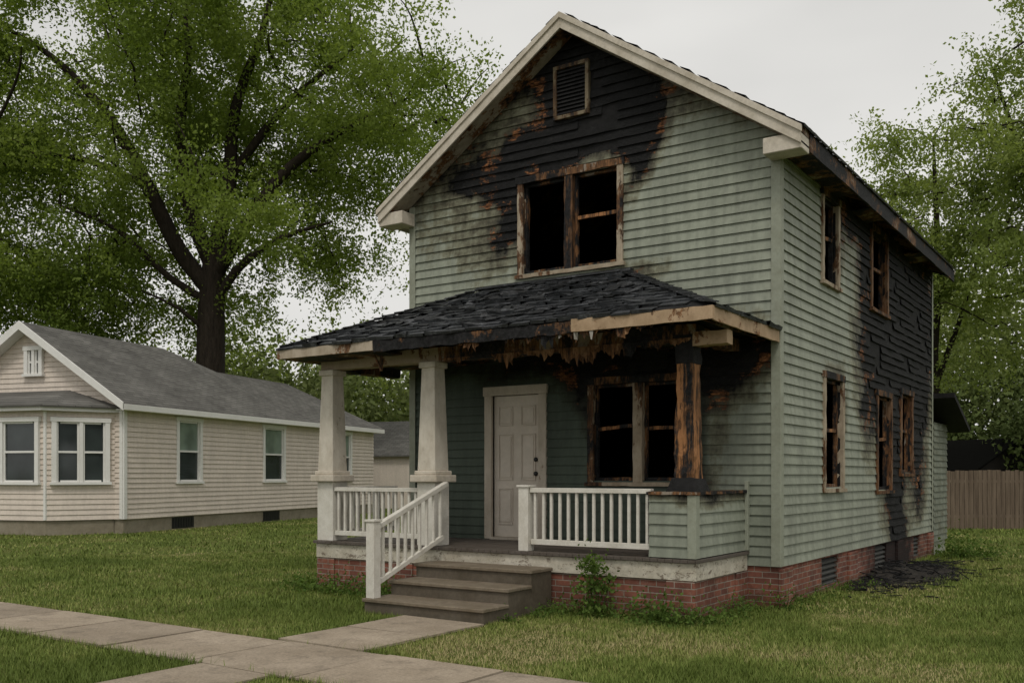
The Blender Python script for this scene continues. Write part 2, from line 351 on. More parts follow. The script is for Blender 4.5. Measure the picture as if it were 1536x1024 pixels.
def rz(x): return PK-SL*abs(x-RX)
yF,yB=-.36,D+.2; xe=.4
for sgn,nm in ((1,'roof_slope_right'),(-1,'roof_slope_left')):
    x0=RX; x1=xe if sgn>0 else -W-xe
    b=B(); b.hexa([(x0,yF,rz(x0)-.12),(x1,yF,rz(x1)-.12),(x1,yB,rz(x1)-.12),(x0,yB,rz(x0)-.12),(x0,yF,rz(x0)-.02),(x1,yF,rz(x1)-.02),(x1,yB,rz(x1)-.02),(x0,yB,rz(x0)-.02)])
    b.make(nm+'_deck',SC_H,H,0)
    L=math.hypot(x1-x0,rz(x1)-rz(x0))
    shingles(nm+'_shingles',(x1+sgn*.03,yF-.04,rz(x1)-.03),(0,1,0),(x0-x1,0,rz(x0)-rz(x1)),[(0,0),(yB-yF+.06,0),(yB-yF+.06,L),(0,L)],MSH,H,.15,.32,.003)
    for yy,s2 in ((yF,-1),(yB,1)):
        b=B()
        def rk(off0,off1,t0,t1,xa,xb,b=b,yy=yy,s2=s2):
            ya,yb=sorted((yy+s2*t0,yy+s2*t1))
            b.hexa([(xa,ya,rz(xa)-off1),(xb,ya,rz(xb)-off1),(xb,yb,rz(xb)-off1),(xa,yb,rz(xa)-off1),(xa,ya,rz(xa)-off0),(xb,ya,rz(xb)-off0),(xb,yb,rz(xb)-off0),(xa,yb,rz(xa)-off0)])
        rk(.035,.25,.002,.03,x0,x1); rk(.025,.11,.031,.055,x0,x1+sgn*.02)
        b.make('rake_board',TRIM,H,.003)
    b=B()
    xs=0 if sgn>0 else -W
    b.hexa([(x0,yF,rz(x0)-.235),(x1,yF,rz(x1)-.235),(x1,-.03,rz(x1)-.235),(x0,-.03,rz(x0)-.235),(x0,yF,rz(x0)-.21),(x1,yF,rz(x1)-.21),(x1,-.03,rz(x1)-.21),(x0,-.03,rz(x0)-.21)])
    b.make('rake_soffit',scorched('soffit_wood',.5,(.36,.32,.25),.8),H,0)
    xa,xb=sorted((xs+sgn*.035,x1)); z_=rz(x1)
    b=B(); b.box(xa-.12*(sgn>0),xb+.12*(sgn<0),yF+.003,-.04,z_-.3,z_-.1); b.make('cornice_return',TRIM,H,.008)
z_=rz(xe)
b=B(); b.box(xe-.02,xe+.012,-.04,yB,z_-.27,z_-.035); b.make('side_fascia',scorched('burnt_fascia',.70,(.3,.25,.2),.5,1),H,0,5,.008)
b=B(); b.box(-W-xe-.012,-W-xe+.02,yF,yB,z_-.25,z_-.035); b.make('far_fascia',TRIM,H,.004)
b=B(); b.box(-W-xe+.021,-W-.03,0,yB,z_-.2,z_-.17); b.make('far_soffit',TRIM,H,0)
b=B(); b.box(.03,xe-.025,0,2.4,z_-.2,z_-.18); b.box(.03,xe-.025,3.3,4.2,z_-.2,z_-.18); b.box(.03,xe-.025,6.9,7.8,z_-.2,z_-.18); b.make('side_soffit_remains',SC_H,H,0,4,.015)
b=B()
y=.3
while y<D: b.beam((.0,y,z_-.0),(xe-.03,y,z_-.16),.045,.11); y+=.42
b.make('rafter_tails',SC_W,H,0,2,.006)
b=B(); vx0,vx1,vz0,vz1=-3.33,-2.74,6.86,7.64
for a in ((vx0,vx1,vz0,vz0+.055),(vx0,vx1,vz1-.055,vz1),(vx0,vx0+.055,vz0+.056,vz1-.056),(vx1-.055,vx1,vz0+.056,vz1-.056)): b.box(a[0],a[1],-.075,-.001,a[2],a[3])
b.make('attic_vent_frame',scorched('vent_scorch',.56,(.22,.18,.12),.9,.35,(.2,.12,.06)),H,.004)
b=B(); z=vz0+.07
while z<vz1-.08:
    b.hexa([(vx0+.055,-.06,z),(vx1-.055,-.06,z),(vx1-.055,-.05,z),(vx0+.055,-.05,z),(vx0+.055,-.03,z+.05),(vx1-.055,-.03,z+.05),(vx1-.055,-.02,z+.05),(vx0+.055,-.02,z+.05)]); z+=.055
b.make('attic_vent_louvres',CHAR,H,0)

def burnt_window(nm,O,U,N,u0,u1,z0,z1,double=False,mat=SC_M,sash=SC_H,rail=True):
    O=Vector(O);U=Vector(U);N=Vector(N)
    def bx(b,a,c,n0,n1,p,q):
        A=O+U*a;C=O+U*c; P=[A+N*n1,C+N*n1,C+N*n0,A+N*n0]
        b.hexa([(x.x,x.y,p) for x in P]+[(x.x,x.y,q) for x in P])
    w=.095
    b=B(); bx(b,u0-w,u0,-.05,.046,z0-.02,z1+.0); bx(b,u1,u1+w,-.05,.046,z0-.02,z1); bx(b,u0-w-.03,u1+w+.03,-.08,.075,z0-.075,z0-.021)
    b.make(nm+'_casing',mat,H,0,4,.008)
    b=B(); bx(b,u0-w-.02,u1+w+.02,-.05,.056,z1+.001,z1+.10); b.make(nm+'_head',SC_H,H,0,4,.012)
    cs=[(u0,u1)]
    if double:
        mu=(u0+u1)/2; b=B(); bx(b,mu-.07,mu+.07,-.09,.045,z0-.02,z1); cs=[(u0,mu-.07),(mu+.07,u1)]; b.make(nm+'_mullion',MULL if z0>4 else SC_M,H,0,4,.01)
    b=B()
    for a,c in cs:
        bx(b,a+.001,a+.035,-.1,-.04,z0,z1); bx(b,c-.035,c-.001,-.1,-.04,z0,z1)
        bx(b,a+.036,c-.036,-.1,-.045,z0-.0,z0+.045); bx(b,a+.036,c-.036,-.1,-.045,z1-.04,z1)
    b.make(nm+'_sash_stiles',sash,H,0,4,.009)
    b=B(); zm=(z0+z1)/2+.05
    for i,(a,c) in enumerate(cs):
        if rail and not (double and i==0 and z0>4):
            A=O+U*(a+.03)-N*.07;C=O+U*(c-.03)-N*.07
            b.beam((A.x,A.y,zm),(C.x,C.y,zm+random.uniform(-.02,.05)),.04,.05)
    if b.v: b.make(nm+'_meeting_rail',COLB,H,0,4,.012)
burnt_window('upper_window',(0,0,0),(1,0,0),(0,-1,0),*fwin[0],double=True,mat=SC_M)
burnt_window('porch_window',(0,0,0),(1,0,0),(0,-1,0),*pwin[0],double=True,mat=SC_M)
for i,h in enumerate(swin): burnt_window('side_window_%d'%(i+1),(0,0,0),(0,1,0),(1,0,0),*h,mat=(SC_M if i in(0,2) else SC_W))
b=B(); u0,u1,zt=-4.45,-3.6,2.9
b.box(u0-.13,u0,-.05,.05,.73,zt); b.box(u1,u1+.13,-.05,.05,.73,zt); b.box(u0-.15,u1+.15,-.06,.055,zt+.001,zt+.14); b.box(u0-.02,u1+.02,-.07,.1,.721,.76)
b.make('door_frame',scorched('door_casing',.33,(.54,.48,.40)),H,.004)
b=B(); b.box(u0+.002,u1-.002,.03,.07,.762,zt-.002); b.make('front_door',DOORM,H,.003)
b=B(); mw=(u1-u0)/2
for cx in (u0+mw*.52,u1-mw*.52):
    for p,q in ((.95,1.5),(1.62,2.32),(2.44,2.74)):
        w=.13
        for a in ((cx-w,cx+w,p,p+.018),(cx-w,cx+w,q-.018,q),(cx-w,cx-w+.018,p+.0181,q-.0181),(cx+w-.018,cx+w,p+.0181,q-.0181)): b.box(a[0],a[1],.010,.031,a[2],a[3])
        b.box(cx-w+.035,cx+w-.035,.016,.031,p+.04,q-.04)
b.make('door_panels',DOORM,H,.003)
for zz in (1.72,1.93):
    bpy.ops.mesh.primitive_uv_sphere_add(radius=.034,segments=16,ring_count=8,location=(u1-.075,.0,zz)); o=bpy.context.object; o.scale=(1,.8,1); o.name='door_knob'; o.data.materials.append(METAL); o.parent=H
    for p in o.data.polygons: p.use_smooth=True

# ---------------------------------------------------------------- porch
PX0,PX1,PY,PF=-6.5,-.4,-1.7,.72
b=B(); b.box(PX0+.03,PX1-.03,PY+.03,-.001,-.1,.47)
for x in (PX0,-5.0,-.78): b.box(x+.005,x+.36,PY+.005,PY+.3,-.1,.465)
b.box(PX1-.3,PX1-.005,-.4,-.002,-.1,.465)
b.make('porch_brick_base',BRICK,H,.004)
b=B(); b.box(PX0,PX1,PY,PY+.05,.471,.675); b.box(PX1-.05,PX1,PY+.051,-.04,.471,.675); b.box(PX0,PX0+.05,PY+.051,-.04,.471,.675); b.make('porch_skirt_board',PORCHTRIM,H,.004)
b=B(); x=PX0-.03
while x<PX1+.02:
    b.box(x,min(x+.092,PX1+.03),PY-.04,-.045,.68,PF+random.uniform(-.002,.002)); x+=.096
b.make('porch_floor_boards',FLOORM,H,.003)
b=B(); SX0,SX1=-4.15,-2.3
for i,(yy,zz) in enumerate(((-2.25,.54),(-2.75,.36),(-3.25,.18))):
    b.box(SX0+.02,SX1-.02,yy+.03,(yy+.53 if i else -1.75),-.05,zz-.045)
b.make('step_risers',painted('riser_paint',(.13,.108,.08),.9,.8,3),H,.004)
b=B()
for yy,zz in ((-2.25,.54),(-2.75,.36),(-3.25,.18)): b.box(SX0,SX1,yy,yy+.27,zz-.044,zz); b.box(SX0,SX1,yy+.275,yy+.527 if yy<-2.3 else -1.745,zz-.044,zz-.001)
b.make('step_treads',STEP,H,.008)
def column(nm,x,y):
    b=B(); b.box(x-.16,x+.16,y-.16,y+.16,PF,1.6); b.make(nm+'_pedestal',WHITE,H,.006)
    b=B(); b.box(x-.235,x+.235,y-.235,y+.235,1.6,1.7); b.box(x-.19,x+.19,y-.19,y+.19,1.7,1.76); b.make(nm+'_cap',TRIM,H,.012)
    b=B(); b.taper(x,y,1.76,3.19,.155,.115); b.box(x-.145,x+.145,y-.145,y+.145,3.19,3.27); b.make(nm+'_shaft',scorched(nm+'_paint',.31,(.66,.61,.52)),H,.006)
column('corner_column',-6.36,-1.5); column('stair_column',-4.42,-1.5)
b=B(); b.taper(-.58,-1.5,1.6,3.32,.125,.10); b.make('charred_column',COLB,H,0,5,.024)
b=B(); b.taper(-.58,-1.5,1.49,1.66,.2,.14); b.beam((-.58,-1.5,3.0),(-.58,-1.5,3.34),.23,.23); b.make('charred_column_base',CHAR,H,0,3,.02)
def railing(nm,a,c,ztop,mat=WHITE,zb=.84,sp=.115,bw=.036):
    a=Vector(a);c=Vector(c);L=(c-a).length;d=(c-a)/L; b=B()
    b.beam((a.x,a.y,ztop-.03),(c.x,c.y,ztop-.03),.09,.06); b.beam((a.x,a.y,zb),(c.x,c.y,zb),.05,.07)
    n=int(L/sp)
    for i in range(n):
        p=a+d*(L*(i+.5)/n); j=random.uniform(-.004,.004); b.box(p.x-bw/2+j,p.x+bw/2+j,p.y-bw/2,p.y+bw/2,zb+.036,ztop-.061)
    b.make(nm,mat,H,.004)
railing('front_railing_west',(-6.19,-1.6),(-4.59,-1.6),1.52)
railing('side_railing_west',(-6.36,-1.33),(-6.36,-.05),1.52)
b=B(); b.box(-2.87,-2.72,-1.68,-1.53,PF,1.54); b.box(-2.89,-2.70,-1.70,-1.51,1.541,1.57); b.make('railing_post',WHITE,H,.005)
railing('front_railing_east',(-2.715,-1.6),(-1.0,-1.6),1.535)
b=B(); nx=-4.05
b.box(nx-.065,nx+.065,-3.21,-3.08,.18,1.12); b.box(nx-.08,nx+.08,-3.225,-3.065,1.121,1.15)
A=Vector((nx,-3.07,1.06)); C=Vector((nx,-1.68,1.58)); b.beam(A,C,.08,.06)
A2=Vector((nx,-3.07,.36)); C2=Vector((nx,-1.76,.86)); b.beam(A2,C2,.05,.06)
for i in range(9):
    t=(i+.7)/9.6; p=A.lerp(C,t); q=A2.lerp(C2,t); b.box(nx-.018,nx+.018,p.y-.018,p.y+.018,q.z+.03,p.z-.03)
b.make('stair_railing',WHITE,H,.004)
def hchar(u,z): return min(1.2,blobs(u,z,[(-.45,1.5,.25,.12,.9),(-.9,1.5,.25,.06,.35)],.05))
b=B(); b.box(-.995,-.43,-1.67,-1.56,PF,1.46); b.box(-.54,-.43,-1.559,-.05,PF,1.46); b.make('half_wall_core',CHAR,H,0)
siding('half_wall_front_siding',(0,-1.67,0),(1,0,0),(0,-1,0),.73,1.47,lambda z:(-1.0,-.43),[],hchar,lambda u,z:.1,SID,H,missing=False)
siding('half_wall_side_siding',(-.43,0,0),(0,1,0),(1,0,0),.73,1.47,lambda z:(-1.67,-.04),[],lambda u,z:min(1.1,blobs(u,z,[(-1.3,1.5,.7,.12,.7),(-.2,1.5,.5,.1,.6)],.05)),lambda u,z:.05,SID,H,missing=False)
b=B(); b.box(-.5,-.393,-1.71,-1.695,.73,1.46); b.box(-.401,-.393,-1.694,-1.6,.73,1.46); b.make('half_wall_corner_board',CORNER,H,.002)
b=B(); b.box(-1.02,-.38,-1.73,-1.5,1.471,1.505); b.box(-.6,-.38,-1.499,-.03,1.471,1.505); b.make('half_wall_cap',SC_H,H,0,4,.01)
b=B(); b.box(-.415,-.37,-.11,-.04,.73,1.62); b.make('half_wall_end_post',CORNER,H,.004)
RZ=3.55; RT=4.53; RY=-2.2; RX0,RX1=-6.75,0.0; TX0,TX1=-4.6,-2.2
A=(RX0,RY,RZ);Bq=(RX1,RY,RZ);Cc=(RX1,-.03,RZ);Dd=(RX0,-.03,RZ);E=(TX0,-.03,RT);F_=(TX1,-.03,RT)
V=[A,Bq,Cc,Dd,E,F_]; V+=[(p[0],p[1],p[2]-.06) for p in V]
mesh('porch_roof_deck',V,[(0,1,5,4),(1,2,5),(3,0,4),(6,7,8,9),(0,1,7,6),(1,2,8,7),(3,0,6,9),(2,3,9,8),(2,3,4,5)],CHAR,H)
vf=Vector((0,2.17,RT-RZ)); L=vf.length
shingles('porch_roof_front_shingles',(RX0,RY-.03,RZ-.005),(1,0,0),vf,[(0,0),(6.75,0),(6.75-2.2,L),(2.15,L)],BSH,H,.15,.3,.017,.012,.04)
shingles('porch_roof_east_shingles',(RX1+.03,RY,RZ-.005),(0,1,0),(-2.2,0,RT-RZ),[(0,0),(2.17,0),(2.17,2.38),],BSH,H,.145,.27,.015,.014,.03)
shingles('porch_roof_west_shingles',(RX0-.03,RY,RZ-.005),(0,1,0),(2.15,0,RT-RZ),[(0,0),(2.17,0),(2.17,2.34),],BSH,H,.135,.25,.01,.014,.0)
b=B(); 
for P,Q in ((A,E),(Bq,F_)):
    P=Vector(P);Q=Vector(Q)
    for i in range(20):
        p=P.lerp(Q,i/20);q=P.lerp(Q,(i+1.1)/20); b.beam((p.x,p.y,p.z+.03+random.uniform(0,.012)),(q.x,q.y,q.z+.02),.17,.015)
b.beam((TX0-.1,-.06,RT+.02),(TX1+.15,-.06,RT+.02),.1,.03)
b.make('porch_roof_hip_caps',BSH,H,0,2,.008)
b=B()
for i in range(90):
    u=random.uniform(-5.2,-1.2); t=random.uniform(.1,.92); p=Vector((u,RY+2.17*t,RZ+(RT-RZ)*t+.04)); a=random.uniform(-.5,.5); l=random.uniform(.05,.16)
    if u<RX0+2.15*t+.2 or u>RX1-2.2*t-.2: continue
    b.beam(p-Vector((l,a*l,0)),p+Vector((l,a*l,random.uniform(-.02,.03))),random.uniform(.04,.12),.01,(0,random.uniform(-.9,-.2),1))
b.make('curled_roof_fragments',BSH,H,0,2,.012)
b=B(); b.box(RX0-.02,-4.9,RY-.035,RY-.003,RZ-.15,RZ-.02); b.box(RX0-.025,RX0-.001,RY-.002,-.05,RZ-.15,RZ-.02); b.make('porch_fascia_west',scorched('fascia_w',.42,(.46,.39,.30),.7,1),H,0,4,.005)
b=B(); b.box(-4.899,-1.75,RY-.035,RY-.003,RZ-.17,RZ-.03); b.make('porch_fascia_charred',scorched('fascia_c',.74,(.3,.25,.2),.5,1),H,0,6,.02)
b=B(); b.box(-1.749,.02,RY-.035,RY-.003,RZ-.16,RZ-.01); b.box(-.001,.025,RY-.002,-.05,RZ-.17,RZ-.01); b.make('porch_fascia_bare_timber',SC_P,H,0,5,.009)
b=B(); b.box(-6.5,-4.25,-1.6,-1.4,3.272,3.46); b.make('porch_beam_west',scorched('beam_w',.47,(.38,.31,.22),.5,1),H,0,4,.006)
b=B(); b.box(-4.249,-.45,-1.6,-1.4,3.27,3.46); b.box(-.68,-.48,-1.399,-.05,3.3,3.46); b.box(-6.46,-6.26,-1.399,-.05,3.272,3.46); b.make('porch_beam_charred',SC_H,H,0,6,.02)
b=B(); b.box(-.47,-.05,-1.62,-1.46,3.2,3.36); b.make('broken_beam_end',SC_P,H,0,4,.012)
b=B(); x=-6.6
while x<-.1: b.box(x,x+.045,RY+.02,-.05,3.462,3.488); x+=.45
b.box(-6.7,-4.9,RY+.01,-.05,3.40,3.425)
b.make('porch_ceiling_remains',SC_H,H,0,4,.012)
V=[];F=[]
def shred(x,y,z,w,h):
    n=max(3,int(w/.022)); i0=len(V)
    for i in range(n+1):
        u=x+w*i/n; d=h*(.15+.5*abs(noise.noise(Vector((u*9,y,z))))*2+.4*random.random()**2)*(math.sin(math.pi*(i+.4)/(n+.8)))
        V.append((u,y+random.uniform(-.01,.01),z)); V.append((u+random.uniform(-.01,.01),y+random.uniform(-.03,.03),z-d))
    for i in range(n): F.append((i0+2*i,i0+2*i+1,i0+2*i+3,i0+2*i+2))
for x,w,h in ((-4.3,.5,.06),(-3.5,.45,.18),(-2.9,.4,.14),(-2.45,.6,.22),(-1.95,.6,.19),(-1.3,.35,.16),(-.95,.3,.1)): shred(x,RY+.01,RZ-.14,w,h); shred(x+.1,-1.62,3.3,w*1.2,h*1.5)
mesh('hanging_soffit_shreds',V,F,scorched('shred_wood',.57,(.28,.16,.08)),H)
V=[];F=[]
for x,h in ((-3.05,.12),(-1.95,.18),(-1.72,.22),(-1.5,.15),(-2.6,.1)): shred(x,RY-.01,RZ-.13,.05,h)
mesh('hanging_membrane_shreds',V,F,painted('gray_shreds',(.36,.34,.3),.6),H)
b=B(); b.beam((-5.15,-1.9,3.38),(-5.05,-1.86,3.16),.07,.02); b.beam((-5.02,-1.9,3.36),(-5.07,-1.86,3.16),.05,.02); b.make('loose_ceiling_slats',SC_M,H,0)
b=B(); b.hexa([(-3,D+.03,3.3),(.45,D+.03,3.3),(.45,D+1.9,2.65),(-3,D+1.9,2.65),(-3,D+.03,3.4),(.45,D+.03,3.4),(.45,D+1.9,2.75),(-3,D+1.9,2.75)]); b.make('rear_lean_to_roof',CHAR,H,0)
siding('lean_to_siding',(.02,D+.05,0),(0,1,0),(1,0,0),.3,2.8,lambda z:(0,1.5),[],lambda u,z:.1,lambda u,z:.4,SID,H,missing=False)
b=B(); b.box(-2.8,.0,D+.05,D+1.55,0,2.75); b.make('rear_lean_to_walls',CORNER,H,.01)

# ================================================================= NEIGHBOR
N_=empty('clapboard_bungalow',(-20.98,4.90,0),math.radians(15.7))
NW=6.8;ND=16.1;NE=3.68;NP=6.25
zc=lambda u,z:0
nhs=[(2.5,3.55,1.5,3.4),(7.35,8.6,1.5,3.4),(12.9,13.9,1.5,3.4)]
b=B(); wall(b,(0,0,0),(0,1,0),(1,0,0),0,ND,.4,NE,nhs); wall(b,(-NW,0,0),(0,1,0),(-1,0,0),0,ND,.4,NE,[]); wall(b,(0,ND,0),(1,0,0),(0,1,0),-NW,0,.4,NE,[]); wall(b,(0,0,0),(1,0,0),(0,-1,0),-NW,0,.4,NE,[])
b.prism([(-NW,NE),(0,NE),(-NW/2,NP-.15)],lambda p,t:(p[0],t,p[1]),0.0,.12); b.make('walls',SIDN,N_,0)
nsl=(NP-NE)/(NW/2+.35)
def nr(z):
    if z<NE: return (-NW,0)
    h=(NP-.12-z)/nsl; return None if h<.1 else (max(-NW,-NW/2-h),min(0,-NW/2+h))
siding('side_siding',(0,0,0),(0,1,0),(1,0,0),.42,NE+.1,lambda z:(0,ND),nhs,zc,zc,SIDN,N_,.15,.8,.028)
siding('front_siding',(0,0,0),(1,0,0),(0,-1,0),.42,NP,nr,[],zc,zc,SIDN,N_,.15,.6,.028)
siding('rear_siding',(0,ND,0),(1,0,0),(0,1,0),.42,NE,lambda z:(-NW,0),[],zc,zc,SIDN,N_,.15,.8,.028)
b=B(); b.box(-NW+.03,-.03,.03,ND-.03,-.1,.42); b.make('foundation',CONC,N_,0)
b=B()
for y in (2.2,7.3): 
    b.box(-.02,-.024+.0,y,y+1.1,.03,.38)
    for k in range(8): b.box(-.03,-.005,y+.06+k*.13,y+.1+k*.13,.05,.36)
b.make('basement_grilles',METAL,N_,0)
e0=.35
ys=[(-.4,NP),(6.1,NP),(9.3,5.72),(14.4,5.72)]; ye=[-.4,6.1,9.3,ND+.4]
V=[];F=[]
for (yr,zr),y2 in zip(ys,ye): V+=[(-NW/2,yr,zr),(e0,y2,NE+.07),(-NW-e0,y2,NE+.07)]
for i in range(3):
    a=3*i; F+=[(a,a+1,a+4,a+3),(a,a+3,a+5,a+2)]
F.append((9,10,11))
o=mesh('roof',V,F,NROOF,N_); s=o.modifiers.new('s','SOLIDIFY'); s.thickness=.07; s.offset=-1
b=B(); b.box(e0-.01,e0+.02,-.38,ND+.4,NE-.12,NE+.05); b.box(-NW-e0-.02,-NW-e0+.01,-.38,ND+.4,NE-.12,NE+.05); b.box(-NW-e0,e0,ND+.39,ND+.42,NE-.12,NE+.05)
b.box(.035,e0-.011,-.35,ND+.35,NE-.12,NE-.1); b.box(-.0,.055,-.035,.1,.42,NE-.12); b.box(-.1,.0,-.055,-.03,.42,NE-.1); b.box(-NW,-NW+.12,-.055,-.03,.42,NE)
for s2 in (1,-1):
    xr=-NW/2; xq=e0 if s2>0 else -NW-e0
    b.hexa([(xr,-.45,NP-.24),(xq,-.45,NE-.14),(xq,-.405,NE-.14),(xr,-.405,NP-.24),(xr,-.45,NP+.02),(xq,-.45,NE+.09),(xq,-.405,NE+.09),(xr,-.405,NP+.02)])
    b.hexa([(xr,-.404,NP-.22),(xq,-.404,NE-.13),(xq,-.03,NE-.13),(xr,-.03,NP-.22),(xr,-.404,NP-.2),(xq,-.404,NE-.11),(xq,-.03,NE-.11),(xr,-.03,NP-.2)])
b.make('white_trim',WHITEN,N_,.004)
def nwin(nm,O,U,Nv,u0,u1,z0,z1,cols=1,curtain=True):
    O=Vector(O);U=Vector(U).normalized();Nv=Vector(Nv).normalized()
    def bx(b,a,c,n0,n1,p,q):
        A=O+U*a;C=O+U*c;P=[A+Nv*n1,C+Nv*n1,C+Nv*n0,A+Nv*n0]; b.hexa([(x.x,x.y,p) for x in P]+[(x.x,x.y,q) for x in P])
    b=B(); w=.13
    bx(b,u0-w,u0,-.05,.05,z0-.0,z1); bx(b,u1,u1+w,-.05,.05,z0,z1); bx(b,u0-w-.03,u1+w+.03,-.05,.06,z1+.001,z1+.13); bx(b,u0-w-.04,u1+w+.04,-.05,.085,z0-.08,z0-.001)
    cw=(u1-u0)/cols
    for i in range(cols):
        a=u0+cw*i;c=a+cw
        if i: bx(b,a-.05,a+.05,-.05,.045,z0,z1)
        q=.05
        bx(b,a+.05*(i>0)+.001,a+.05*(i>0)+q,-.045,.0,z0,z1); bx(b,c-.05*(i<cols-1)-q,c-.05*(i<cols-1)-.001,-.045,.0,z0,z1)
        bx(b,a+q*1.01+.05*(i>0),c-q*1.01-.05*(i<cols-1),-.045,.005,(z0+z1)/2-.03,(z0+z1)/2+.03); bx(b,a+.1,c-.1,-.045,0,z0,z0+.05); bx(b,a+.1,c-.1,-.045,0,z1-.05,z1)
    b.make(nm+'_frame',WHITEN,N_,.003)
    b=B(); bx(b,u0,u1,-.06,-.046,z0,(z0+z1)/2); b.make(nm+'_lower_glass',GLASS,N_,0)
    b=B(); bx(b,u0,u1,-.06,-.046,(z0+z1)/2,z1); b.make(nm+'_upper_glass',GLASSC if curtain else GLASS,N_,0)
for i,h in enumerate(nhs): nwin('side_window_%d'%i,(0,0,0),(0,1,0),(1,0,0),*h)
nwin('attic_window',(0,-.08,0),(1,0,0),(0,-1,0),-3.4,-2.98,4.72,5.42,2,False)
P1=Vector((-.3,0));P2=Vector((-1.46,-1.43));P3=Vector((-5.6,-1.43));P4=Vector((-6.6,0))
b=B(); b.prism([(-.3,0),(-1.46,-1.43),(-5.6,-1.43),(-6.6,0)],lambda p,t:(p[0],p[1],t),.42,3.5); b.make('bay_core',SIDN,N_,0)
b=B(); b.prism([(-.34,0),(-1.48,-1.40),(-5.58,-1.40),(-6.56,0)],lambda p,t:(p[0],p[1],t),-.1,.419); b.make('bay_foundation',CONC,N_,0)
b=B(); b.prism([(-.1,0),(-1.35,-1.72),(-5.7,-1.72),(-6.9,0)],lambda p,t:(p[0],p[1],t),3.5,3.62); b.box(-1.5,-1.42,-1.47,-1.4,.42,3.5); b.make('bay_cornice',WHITEN,N_,.01)
mesh('bay_roof',[(0,-.0,3.66),(-1.3,-1.8,3.66),(-5.75,-1.8,3.66),(-7,0,3.66),(-1.9,-.03,4.2),(-5.2,-.03,4.2),(0,0,3.6),(-1.3,-1.8,3.6),(-5.75,-1.8,3.6),(-7,0,3.6)],[(0,1,4),(1,2,5,4),(2,3,5),(0,1,7,6),(1,2,8,7),(2,3,9,8),(6,7,8,9)],NROOF,N_)
for a,c,nm,col in ((P1,P2,'bay_east',2),(P2,P3,'bay_front',3)):
    d=(c-a);Lb=d.length;d/=Lb; nv=Vector((-d.y,d.x)); 
    if nv.y>0: nv=-nv
    if nm=='bay_east': nv=Vector((abs(nv.x),nv.y))
    O=(a.x,a.y,0)
    g=.28
    siding(nm+'_siding',O,(d.x,d.y,0),(nv.x,nv.y,0),.42,1.4,lambda z,Lb=Lb:(0,Lb),[],zc,zc,SIDN,N_,.15,.6,.028)
    siding(nm+'_siding_top',O,(d.x,d.y,0),(nv.x,nv.y,0),1.4,3.5,lambda z,Lb=Lb:(0,Lb),[(g-.05,Lb-g+.05,1.4,3.3)],zc,zc,SIDN,N_,.15,.6,.028)
    nwin(nm+'_window',(a.x+nv.x*.065,a.y+nv.y*.065,0),(d.x,d.y,0),(nv.x,nv.y,0),g,Lb-g,1.5,3.2,col,False)

def simple_house(name,loc,r,w,d,e,p,wm,rm,trim=WHITEN):
    Hh=empty(name,loc,math.radians(r))
    b=B(); b.box(-w/2,w/2,-d/2,d/2,0,e); b.prism([(-w/2,e),(w/2,e),(0,p-.1)],lambda q,t:(q[0],t,q[1]),-d/2,d/2); b.make('walls',wm,Hh,0)
    for s in (1,-1):
        b=B(); x=s*(w/2+.3); b.hexa([(0,-d/2-.3,p-.08),(x,-d/2-.3,e-.08),(x,d/2+.3,e-.08),(0,d/2+.3,p-.08),(0,-d/2-.3,p),(x,-d/2-.3,e),(x,d/2+.3,e),(0,d/2+.3,p)]); b.make('roof',rm,Hh,0)
    b=B(); b.box(-w/2+.6,w/2-.6,-d/2-.03,-d/2-.004,0,e-.5); b.box(w/2+.002,w/2+.03,-.6,.6,1.2,2.2); b.make('doors_and_window_trim',trim,Hh,0)
simple_house('garage',(-30.2,28.2,0),105,6,9,2.7,4.6,SIDN,NROOF)
DS=painted('dark_shed',(.03,.026,.024),.5)
simple_house('storage_shed',(-4.0,36.5,0),60,5,6,1.9,3.3,DS,painted('dark_roof',(.010,.010,.009),.5,1,4,0,.02),DS)

b=B(); f0=Vector((-9.5,14.6)); f1=Vector((-2.15,20.4)); f2=Vector((16,34.6))
for a,c in ((f0,f1),(f1,f2)):
    L=(c-a).length;d=(c-a)/L;t=0
    while t<L:
        p=a+d*t;q=a+d*(t+.135); zt=1.84+random.uniform(-.025,.025)
        b.beam((p.x,p.y,zt/2),(q.x,q.y,zt/2),.02,zt); t+=.15
    b.beam((a.x+.03,a.y+.04,.4),(c.x+.03,c.y+.04,.4),.04,.09);b.beam((a.x+.03,a.y+.04,1.5),(c.x+.03,c.y+.04,1.5),.04,.09)
fm=M('fence_wood',.9,.15); a_=fm.ramp(fm.noise(2.5,5,.7,(4,4,.3)),[(.3,(.085,.062,.045)),(.7,(.19,.145,.105))]); fm.col(a_); fm.bump(fm.noise(10,4,.7,(4,4,.3)),.3,.01)
b.make('wooden_fence',fm.m,None,0)

